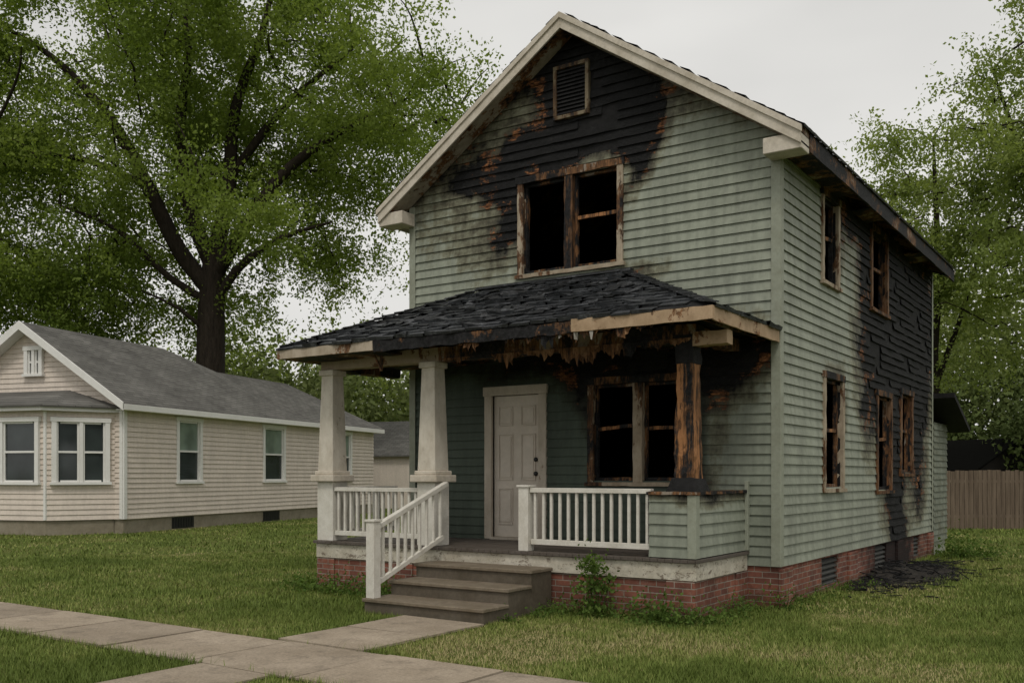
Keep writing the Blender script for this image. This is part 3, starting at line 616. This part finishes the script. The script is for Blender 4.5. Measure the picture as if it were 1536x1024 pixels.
# ================================================================= GROUND
gm=M('lawn_soil',.95,.1)
g=gm.ramp(gm.noise(.55,6,.65),[(.3,(.075,.105,.02)),(.5,(.105,.135,.028)),(.72,(.17,.165,.055))])
g=gm.mix(1,g,gm.ramp(gm.noise(9,5,.8),[(.3,.5),(.7,1.2)]),'MULTIPLY'); gm.col(g); gm.bump(gm.noise(30,4,.8),.6,.03)
mesh('ground',[(-600,-600,0),(600,-600,0),(600,600,0),(-600,600,0)],[(0,1,2,3)],gm.m)
cm=M('concrete_walk',.9,.2)
c=cm.ramp(cm.noise(1.2,6,.7),[(.3,(.29,.235,.172)),(.7,(.44,.365,.28))]); c=cm.mix(1,c,cm.ramp(cm.noise(35,5,.8),[(.3,.6),(.65,1.08)]),'MULTIPLY')
c=cm.mix(1,c,cm.attr('rnd'),'MULTIPLY')
c=cm.mix(cm.ramp(cm.noise(3.5,6,.75,(1,1,1),(4,2,0)),[(.52,0),(.72,.65)]),c,(.12,.1,.075)); cm.col(c); cm.bump(cm.noise(40,5,.8),.4,.008)
km=painted('kerb_concrete',(.33,.30,.25),.6,.9,3)
jm=M('joint_dirt',1,0); jm.col(jm.ramp(jm.noise(8,3,.7),[(.4,(.02,.017,.012)),(.6,(.04,.042,.015))])); JOINT=jm.m
def slabs(name,x0,x1,y0,y1,nx,ny):
    b=B(); R=[]
    for i in range(nx):
        for j in range(ny):
            a=x0+(x1-x0)*i/nx;c=x0+(x1-x0)*(i+1)/nx;p=y0+(y1-y0)*j/ny;q=y0+(y1-y0)*(j+1)/ny;dz=random.uniform(-.006,.006)
            t1,t2=random.uniform(-.004,.004),random.uniform(-.004,.004); zt=.026+dz; g_=.016
            b.hexa([(a+g_,p+g_,-.05),(c-g_,p+g_,-.05),(c-g_,q-g_,-.05),(a+g_,q-g_,-.05),(a+g_,p+g_,zt-t1),(c-g_,p+g_,zt+t1),(c-g_,q-g_,zt+t2),(a+g_,q-g_,zt-t2)]); R+=[random.uniform(.78,1.08)]*6
    o=mesh(name,b.v,b.f,cm.m,None,{'rnd':('FACE',R)})
    b=B(); b.box(x0+.01,x1-.01,y0+.01,y1-.01,-.04,.006); b.make('joint_fill',JOINT,o,0)
slabs('sidewalk',-40.2,25.8,-6.52,-5.28,50,1)
slabs('front_path',-3.45,-2.25,-5.275,-3.27,1,2)
slabs('carriage_walk',-3.05,-2.12,-8.9,-6.525,1,2)
rm=M('asphalt',.9,.3); rm.col(rm.ramp(rm.noise(20,6,.8),[(.3,(.035,.035,.036)),(.7,(.07,.07,.068))])); rm.bump(rm.noise(60,4,.8),.4,.01)
mesh('road',[(-200,-18,.004),(200,-18,.004),(200,-9.15,.004),(-200,-9.15,.004)],[(0,1,2,3)],rm.m)
b=B(); b.box(-200,200,-9.15,-8.98,-.05,.12); b.box(-200,200,-18.2,-18.0,-.05,.12); b.make('kerb',km,None,.01)

# ---------------------------------------------------------------- leaves
def leafmesh(name,C,size,mat,parent=None,flat=.0,aspect=.55):
    n=len(C); a=rng.normal(size=(n,3)); a[:,2]-=.5; a/=np.linalg.norm(a,axis=1)[:,None]
    t=rng.normal(size=(n,3)); t[:,2]*=(1-flat); bb=np.cross(a,t); bb/=np.linalg.norm(bb,axis=1)[:,None]+1e-9
    s=(np.asarray(size)*rng.uniform(.6,1.3,n))[:,None]; 
    V=np.stack([C-a*s*.5,C+bb*s*aspect*.5-a*s*.05,C+a*s*.5,C-bb*s*aspect*.5-a*s*.05],1).reshape(-1,3)
    me=bpy.data.meshes.new(name); me.vertices.add(4*n); me.vertices.foreach_set('co',V.astype(np.float32).ravel())
    me.loops.add(4*n); me.loops.foreach_set('vertex_index',np.arange(4*n,dtype=np.int32)); me.polygons.add(n)
    me.polygons.foreach_set('loop_start',np.arange(0,4*n,4,dtype=np.int32))
    me.update(calc_edges=True)
    at=me.attributes.new('rnd','FLOAT','FACE'); at.data.foreach_set('value',rng.random(n).astype(np.float32))
    me.materials.append(mat); return link(bpy.data.objects.new(name,me),parent)
def tubes(name,segs,mat,parent,sides=6):
    V=[];F=[]
    for pts,rad in segs:
        i0=len(V);n=len(pts)
        for k,(p,r) in enumerate(zip(pts,rad)):
            d=(pts[min(k+1,n-1)]-pts[max(k-1,0)]); d/=np.linalg.norm(d)+1e-9
            h=np.array([1.,0,0]) if abs(d[2])>.8 else np.array([0,0,1.]); x=np.cross(d,h);x/=np.linalg.norm(x);y=np.cross(d,x)
            for q in range(sides):
                t=2*math.pi*q/sides; V.append(tuple(p+r*(x*math.cos(t)+y*math.sin(t))))
        for k in range(n-1):
            for q in range(sides): F.append((i0+k*sides+q,i0+k*sides+(q+1)%sides,i0+(k+1)*sides+(q+1)%sides,i0+(k+1)*sides+q))
    return mesh(name,V,F,mat,parent,smooth=True)
bk=M('bark',.95,.1); bk.col(bk.ramp(bk.noise(3,6,.75,(3,3,.6)),[(.3,(.014,.011,.009)),(.7,(.05,.04,.03))])); bk.bump(bk.noise(5,5,.8,(4,4,.5)),.8,.06); BARK=bk.m
LEAF=leaf_mat('maple_leaves',(.195,.255,.06),(.255,.32,.08),(.145,.205,.042),.3,.5)
LEAFL=leaf_mat('light_leaves',(.25,.31,.10),(.31,.36,.125),(.19,.245,.075),.4,.5)
LEAFD=leaf_mat('distant_leaves',(.16,.21,.065),(.22,.27,.085),(.27,.31,.115),.09,0)
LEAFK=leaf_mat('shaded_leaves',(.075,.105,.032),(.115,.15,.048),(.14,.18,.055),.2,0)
def resample(P,R,step):
    P=[np.array(p,float) for p in P]; out=[];ro=[]
    for i in range(len(P)-1):
        L=np.linalg.norm(P[i+1]-P[i]); n=max(1,int(L/step))
        for k in range(n):
            t=k/n
            p0=P[max(i-1,0)];p1=P[i];p2=P[i+1];p3=P[min(i+2,len(P)-1)]
            out.append(.5*((2*p1)+(-p0+p2)*t+(2*p0-5*p1+4*p2-p3)*t*t+(-p0+3*p1-3*p2+p3)*t**3)); ro.append(R[i]*(1-t)+R[i+1]*t)
    out.append(P[-1]);ro.append(R[-1]); return out,ro
def make_tree(name,loc,rot,limbs,clusters,nleaf,size,mat,sig=(.9,.9,.6),droop=.15,r0=.07,flat=0):
    T=empty(name,loc,rot)
    segs=[];nodes=[]
    for P,R in limbs:
        p,r=resample(P,R,.7); segs.append((p,r)); nodes+= [q for q in p if q[2]>limbs[0][0][-1][2]*.75]
    nodes=np.array(nodes); cl=np.array(clusters)
    d0=np.array([np.min(np.linalg.norm(nodes-c,axis=1)) for c in cl]); order=np.argsort(d0)
    pts=[]; arr=nodes.copy()
    for i in order:
        c=cl[i]; dd=np.linalg.norm((arr-c),axis=1)+np.maximum(0,arr[:,2]-c[2])*.5; j=int(np.argmin(dd)); s=arr[j]; v=c-s; L=np.linalg.norm(v)
        k=max(2,min(5,int(L/.8)+1)); q=[]
        side=rng.normal(size=3)*L*.07
        for a in range(k+1):
            t=a/k; p=s+v*t+side*math.sin(math.pi*t)+np.array([0,0,1])*(L*.12*math.sin(math.pi*t)); q.append(p)
        rr=min(r0,.012+.022*L); segs.append((q,[rr*(1-t*.75) for t in np.linspace(0,1,k+1)]))
        arr=np.vstack([arr,np.array(q[1:])])
        m_=int(nleaf*rng.uniform(.5,1.3))
        tt=rng.random(m_)**.5; base=s+v*tt[:,None]+side*np.sin(np.pi*tt)[:,None]
        ns=9; sp=rng.normal(size=(ns,3))*np.array(sig); sp[:,2]-=np.abs(sp[:,2])*droop
        pick=rng.integers(0,ns,m_); off=sp[pick]*(.5+.6*tt[:,None]); off+=rng.normal(size=(m_,3))*np.array(sig)*np.array([.27,.27,.2]); 
        dr=rng.random(m_)**2; off[:,2]-=dr*droop*1.3
        pts.append(base+off)
    tubes('branches',segs,BARK,T,6)
    leafmesh('foliage',np.vstack(pts),size,mat,T,flat)
    return T
def crown(c,r,n,thr=-.1,fs=.28,seed=0,cut=None):
    out=[];c=np.array(c,float);r=np.array(r,float)
    while len(out)<n:
        d=rng.normal(size=3); d/=np.linalg.norm(d); q=d*(rng.random()**.42)
        lo=1+.28*noise.noise(Vector((d[0]*2.2+seed,d[1]*2.2,d[2]*2.2)))
        p=c+q*r*lo
        if noise.noise(Vector(tuple(p*fs))+Vector((seed,0,0)))<thr: continue
        if cut and not cut(p): continue
        out.append(p)
    return out
rot=math.radians(34)
limbs=[([(0,0,0),(-.05,0,3),(.1,0,6.5),(.15,0,9.5),(.3,0,12)],[.95,.78,.68,.62,.5]),
 ([(.1,0,10.3),(-1.3,-.3,12.2),(-2.6,-.6,15),(-4.2,-1,18),(-6.5,-1.6,20.5),(-9,-1.8,22)],[.45,.38,.32,.24,.15,.05]),
 ([(.2,0,11.5),(-.6,-.8,14),(-.9,-1.2,17.5),(-.5,-1.3,21),(-1,-1,25)],[.42,.33,.25,.16,.05]),
 ([(.3,0,11.8),(1.1,-.5,15),(1.5,-.8,18.5),(2.8,-1,22),(3.4,-.6,25.5)],[.42,.33,.25,.16,.05]),
 ([(.3,0,11),(2.0,-.8,13.2),(3.8,-1.2,15.4),(6.2,-1.6,17),(9.5,-2,18.5)],[.38,.3,.24,.16,.05]),
 ([(.3,0,9.6),(1.6,-.7,11.2),(3.6,-1,12.5),(6,-1.2,13.2)],[.25,.19,.13,.04]),
 ([(0,0,9.8),(-1.6,-.6,10.8),(-4,-.8,13),(-6.5,-1,14)],[.22,.17,.12,.04]),
 ([(-2.6,-.6,15),(-5,-1,16),(-8,-1.2,16.5)],[.2,.15,.05]),([(1.2,-.5,15.5),(3.8,-1,18.5),(7,-1.4,21)],[.22,.16,.05]),
 ([(0,0,8.3),(-1.0,-1,9.3),(-2.5,-1.6,10)],[.12,.09,.03])]
def cutb(p):
    x,y,z=p
    if z<8.4: return False
    if x>4 and z<11+(x-6)*.9: return False
    if abs(x-.2)<1.8 and y<2 and z<12: return False
    if y<.8 and abs(x)<7.5 and z<21 and rng.random()<.68: return False
    return True
cl=crown((-.3,.6,18.3),(13.6,8.5,10.8),540,-.12,.25,3,cutb)+crown((-9,0,12.5),(6,5,5),95,-.15,.25,5,cutb)
make_tree('maple_tree',(-33.1,17.6,0),rot,limbs,cl,520,.19,LEAF,(1.05,1.05,.55),.6,.09)
l2=[([(0,0,0),(.1,0,3),(0,0,6.5),(.2,0,9),(.1,0,13),(0,0,15)],[.3,.25,.2,.15,.09,.03]),([(0,0,5),(1.2,.2,8),(2.2,.2,11.5)],[.13,.09,.03]),([(0,0,5.5),(-1.3,0,8.5),(-2.3,.2,12)],[.13,.09,.03])]
make_tree('ash_tree',(-3.6,29.0,0),rot,l2,crown((0,0,10.2),(4.3,3.6,6.0),185,-.2,.45,11),300,.15,LEAFL,(.65,.65,.42),.3,.04)
l3=[([(0,0,0),(.1,0,4),(0,0,9),(.2,0,13),(.1,0,18)],[.35,.3,.22,.15,.04]),([(0,0,8),(-1.5,0,12),(-2.6,.2,15.5)],[.15,.1,.03]),([(0,0,7),(1.5,0,11),(2.6,.2,14.5)],[.15,.1,.03])]
make_tree('ash_tree.001',(1.4,26.0,0),rot,l3,crown((0,0,13.4),(4.2,3.8,6.8),210,-.2,.4,21),300,.15,LEAFL,(.65,.65,.42),.3,.04)
C=[];CK=[]
def lump(x,y,zc_,r,rzz,n,dst):
    k=rng.normal(size=(n,3)); k/=np.linalg.norm(k,axis=1)[:,None]; rad=rng.random(n)**.25
    lob=np.array([1+.4*noise.noise(Vector((a[0]*2.5+x,a[1]*2.5+y,a[2]*2.5)))+.25*noise.noise(Vector((a[0]*6+x,a[1]*6+y,a[2]*6))) for a in k])
    P=k*(rad*lob)[:,None]*np.array([r,r,rzz])+np.array([x,y,zc_])
    P=P+rng.normal(size=(n,3))*.25; dst.append(P[P[:,2]>.2])
bt=-14.0
while bt<84:
    for row in range(2):
        dist=(60 if row==0 else 74)+random.uniform(-5,5); th=math.radians(bt+random.uniform(-1,1)+row*1.7)
        x=4-math.sin(th)*dist; y=-12+math.cos(th)*dist
        hgt=(7.5 if row==0 else 12)+random.uniform(-2,2.5)
        if bt<16: hgt+=4
        lump(x,y,hgt*.52,3.6,hgt*.5,2800,C); 
    bt+=3.3
leafmesh('distant_trees',np.vstack(C),.42,LEAFD)
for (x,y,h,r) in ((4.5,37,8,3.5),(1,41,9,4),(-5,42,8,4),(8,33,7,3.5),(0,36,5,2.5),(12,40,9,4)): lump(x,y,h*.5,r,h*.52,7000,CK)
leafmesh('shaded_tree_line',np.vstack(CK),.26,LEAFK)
CK=[]
for (x,y,h,r) in ((-36,33,7.5,4),(-30,40,8.5,3.5),(-33,44,9,3.5),(-25,44,8,3.5),(-42,26,9,5),(-48,14,9,5)): lump(x,y,h*.5,r,h*.52,6000,CK)
leafmesh('backyard_tree_line',np.vstack(CK),.3,LEAFL)

WEED=leaf_mat('weed_leaves',(.08,.14,.03),(.14,.205,.045),(.06,.10,.022),3,.3)
def weed(name,spots,size):
    P=[];segs=[]
    for (x,y,z,sx,sz,n) in spots:
        p=rng.normal(size=(n,3))*np.array([sx,sx*.7,sz]); p[:,2]=np.abs(p[:,2]); P.append(p+np.array([x,y,z]))
        for _ in range(max(3,n//60)):
            e=np.array([x+rng.normal()*sx,y+rng.normal()*sx*.5,z+abs(rng.normal())*sz+.05]); s=np.array([x+rng.normal()*sx*.3,y,0.]); segs.append(([s,(s+e)/2+rng.normal(size=3)*.02,e],[.006,.005,.002]))
    T=empty(name); leafmesh('leaves',np.vstack(P),size,WEED,T,0,.6); tubes('stems',segs,WEED,T,4)
weed('leafy_shrub',[(-1.62,-1.95,.0,.15,.16,420),(-1.58,-1.93,.3,.13,.16,380),(-1.66,-1.93,.55,.08,.1,180)],.058)
weed('leafy_shrub.001',[(-.8,-1.98,0,.22,.15,560),(-.5,-2.0,.0,.18,.11,380),(-.2,-1.75,0,.16,.10,260)],.052)
weed('leafy_shrub.002',[(-6.3,-2.0,0,.24,.12,460),(-5.7,-2.0,0,.27,.14,480),(-5.1,-1.95,0,.24,.15,430),(-4.6,-2.1,0,.17,.13,260),(-6.8,-1.7,0,.2,.1,260)],.05)
weed('leafy_shrub.003',[(.55,9.5,0,.25,.22,600),(.9,10.2,0,.3,.15,350)],.07)
weed('weed_patch',[(-2.1,-2.0,0,.14,.08,200),(-2.2,-2.9,0,.06,.05,90),(-.15,-1.2,0,.16,.09,220),(.12,-.1,0,.14,.13,260),(.15,.6,0,.16,.08,180),(.1,1.5,0,.16,.09,180),(-.25,-.6,0,.18,.14,300),(-2.1,-2.4,0,.08,.07,120),(-1.2,-1.9,0,.25,.08,260),(-2.0,-1.95,0,.2,.07,160),(.2,2.3,0,.14,.07,140),(.25,3.1,0,.14,.06,120)],.04)

b=B()
for i in range(650):
    x=.08+abs(random.gauss(0,.5)); y=random.gauss(5.4,1.4); l=random.uniform(.04,.28) if random.random()<.95 else random.uniform(.35,.6)
    a=random.uniform(0,math.pi); t=random.gauss(0,.1); z=.02+.12*math.exp(-(x/.6)**2-((y-5.3)/1.8)**2)*random.random()*1.5
    d=Vector((math.cos(a)*math.cos(t),math.sin(a)*math.cos(t),math.sin(t)))*l/2; p=Vector((x,y,z+abs(d.z)*.7)); b.beam(p-d,p+d,random.uniform(.01,.035),random.uniform(.008,.02))
Dp=empty('charred_debris_pile'); b.make('charred_boards',CHAR,Dp,0)
V=[];F=[];n=40
for i in range(n+1):
    for j in range(n+1):
        x=.06+2.0*i/n; y=1.8+6.8*j/n; g_=math.exp(-((x-.1)/.9)**2-((y-5.3)/2.0)**2); V.append((x,y,-.03+.16*g_+.05*noise.noise(Vector((x*4,y*4,0)))*min(1,g_*3)+.02*noise.noise(Vector((x*14,y*14,0)))*min(1,g_*4)))
for i in range(n):
    for j in range(n): F.append((i*(n+1)+j,(i+1)*(n+1)+j,(i+1)*(n+1)+j+1,i*(n+1)+j+1))
am=M('ash_soil',.95,.1); am.col(am.ramp(am.noise(12,6,.8),[(.35,(.012,.011,.010)),(.7,(.065,.058,.05))])); mesh('ash_mound',V,F,am.m,Dp,smooth=True)

# ---------------------------------------------------------------- grass
def grass(n,r0,r1,hh,ww):
    r=np.sqrt(rng.random(n)*(r1*r1-r0*r0)+r0*r0); th=np.radians(34+rng.uniform(-36,38,n))
    x=4.116-np.sin(th)*r; y=-12.18+np.cos(th)*r
    keep=np.ones(n,bool)
    def ex(a,b_,c,d):
        nonlocal keep; keep&=~((x>a)&(x<b_)&(y>c)&(y<d))
    ed=rng.random(n)*.06
    keep&=~((y>-6.54+ed)&(y<-5.26-ed)); ex(-3.43,-2.27,-5.3,-3.2); ex(-3.03,-2.14,-9.2,-6.5); ex(-6.5,-.4,-1.7,0); ex(-6.05,0,0,9.6); ex(-4.15,-2.3,-3.25,-1.6); keep&=y>-8.98
    c_,s_=math.cos(math.radians(15.7)),math.sin(math.radians(15.7)); lx=(x+20.98)*c_+(y-4.9)*s_; ly=-(x+20.98)*s_+(y-4.9)*c_
    keep&=~((lx<0)&(lx>-6.8)&(ly>0)&(ly<16.1)); keep&=~((lx<-.8)&(lx>-6)&(ly>-1.4)&(ly<0))
    deb=np.exp(-((x-.1)/.9)**2-((y-5.3)/1.9)**2); keep&=~((x>0)&(deb>.2+.3*rng.random(n)))
    x=x[keep];y=y[keep];n=len(x)
    pn=np.array([noise.noise(Vector((a*.45,b_*.45,0)))+.5*noise.noise(Vector((a*1.7,b_*1.7,4)))+.35*noise.noise(Vector((a*6,b_*6,4))) for a,b_ in zip(x,y)])
    h=hh*rng.uniform(.4,1.3,n)*(1-.6*pn)
    fr=((np.abs(y+5.26)<.07)|(np.abs(y+6.54)<.06)|((x<.3)&(x>0)&(y>0)&(y<9.6))|((y<-1.7)&(y>-2.0)&(x<-.3)&(x>-6.6))); h=np.where(fr,h*1.7,h)
    a=rng.uniform(0,2*math.pi,n); lean=rng.uniform(0,1.1,n)*h; w=ww*rng.uniform(.6,1.3,n)
    dx=np.cos(a);dy=np.sin(a); lx=np.cos(a+rng.uniform(1,2.1,n))*lean; ly=np.sin(a+1.5)*lean
    P=np.zeros((n,3,3)); P[:,0]=np.stack([x-dx*w,y-dy*w,np.zeros(n)],1);P[:,1]=np.stack([x+dx*w,y+dy*w,np.zeros(n)],1);P[:,2]=np.stack([x+lx,y+ly,h],1)
    dry=.5*np.exp(-((x-.4)/1.5)**2-((y+3.3)/.8)**2)+.35*np.exp(-((x+1.5)/1.2)**2-((y+4.6)/.5)**2)
    return P,np.clip(.40+.75*pn+dry+rng.normal(size=n)*.2,0,1)
Ps=[];Rs=[]
for a in ((230000,6.3,12.5,.044,.0038),(180000,12.5,22,.05,.0062),(90000,22,45,.06,.014)):
    p,r=grass(*a); Ps.append(p);Rs.append(r)
P=np.concatenate(Ps);R=np.concatenate(Rs);n=len(P)
me=bpy.data.meshes.new('grass'); me.vertices.add(3*n); me.vertices.foreach_set('co',P.astype(np.float32).ravel()); me.loops.add(3*n); me.loops.foreach_set('vertex_index',np.arange(3*n,dtype=np.int32)); me.polygons.add(n); me.polygons.foreach_set('loop_start',np.arange(0,3*n,3,dtype=np.int32)); me.update(calc_edges=True)
at=me.attributes.new('rnd','FLOAT','FACE'); at.data.foreach_set('value',R.astype(np.float32))
gm2=M('grass_blades',.6,.15); r_=gm2.attr('rnd'); gc=gm2.ramp(r_,[(0,(.10,.14,.026)),(.45,(.165,.215,.046)),(.8,(.265,.275,.085)),(1,(.38,.32,.16))]); gm2.col(gc)
me.materials.append(gm2.m); link(bpy.data.objects.new('grass',me))

# ---------------------------------------------------------------- light
w=bpy.data.worlds.new('World'); sc.world=w; w.use_nodes=True; nt=w.node_tree; bg=nt.nodes['Background']; bg.inputs[1].default_value=.1
sky=nt.nodes.new('ShaderNodeTexSky'); sky.sky_type='NISHITA'; sky.sun_disc=False; sky.sun_elevation=math.radians(55); sky.sun_rotation=math.radians(150)
bw=nt.nodes.new('ShaderNodeRGBToBW'); nt.links.new(sky.outputs[0],bw.inputs[0])
tc=nt.nodes.new('ShaderNodeTexCoord'); mp=nt.nodes.new('ShaderNodeMapping'); mp.inputs['Scale'].default_value=(1,1,2.6); nt.links.new(tc.outputs['Generated'],mp.inputs[0])
nz=nt.nodes.new('ShaderNodeTexNoise'); nz.inputs['Scale'].default_value=1.8; nz.inputs['Detail'].default_value=4; nt.links.new(mp.outputs[0],nz.inputs[0])
cr=nt.nodes.new('ShaderNodeValToRGB'); nt.links.new(nz.outputs[0],cr.inputs[0]); cr.color_ramp.elements[0].position=.32; cr.color_ramp.elements[0].color=(.68,.675,.655,1); cr.color_ramp.elements[1].position=.68; cr.color_ramp.elements[1].color=(.86,.85,.82,1)
sc1=nt.nodes.new('ShaderNodeVectorMath'); sc1.operation='SCALE'; sc1.inputs['Scale'].default_value=10; nt.links.new(cr.outputs[0],sc1.inputs[0])
mx=nt.nodes.new('ShaderNodeMix'); mx.data_type='RGBA'; mx.inputs[0].default_value=.1; nt.links.new(sc1.outputs[0],mx.inputs[6]); nt.links.new(bw.outputs[0],mx.inputs[7]); nt.links.new(mx.outputs[2],bg.inputs[0])
sl=bpy.data.lights.new('overcast_sun','SUN'); sl.energy=1.15; sl.angle=math.radians(14); sl.color=(1,.95,.87); so=link(bpy.data.objects.new('overcast_sun',sl)); so.rotation_euler=(math.radians(35),0,math.radians(30))
cd=bpy.data.cameras.new('camera'); cd.sensor_width=36; cd.lens=1460/1536*36; cd.shift_y=200/1536; cd.clip_end=2000; co=link(bpy.data.objects.new('camera',cd)); co.location=(4.116,-12.18,1.7); co.rotation_euler=(math.radians(90),0,math.radians(34)); sc.camera=co
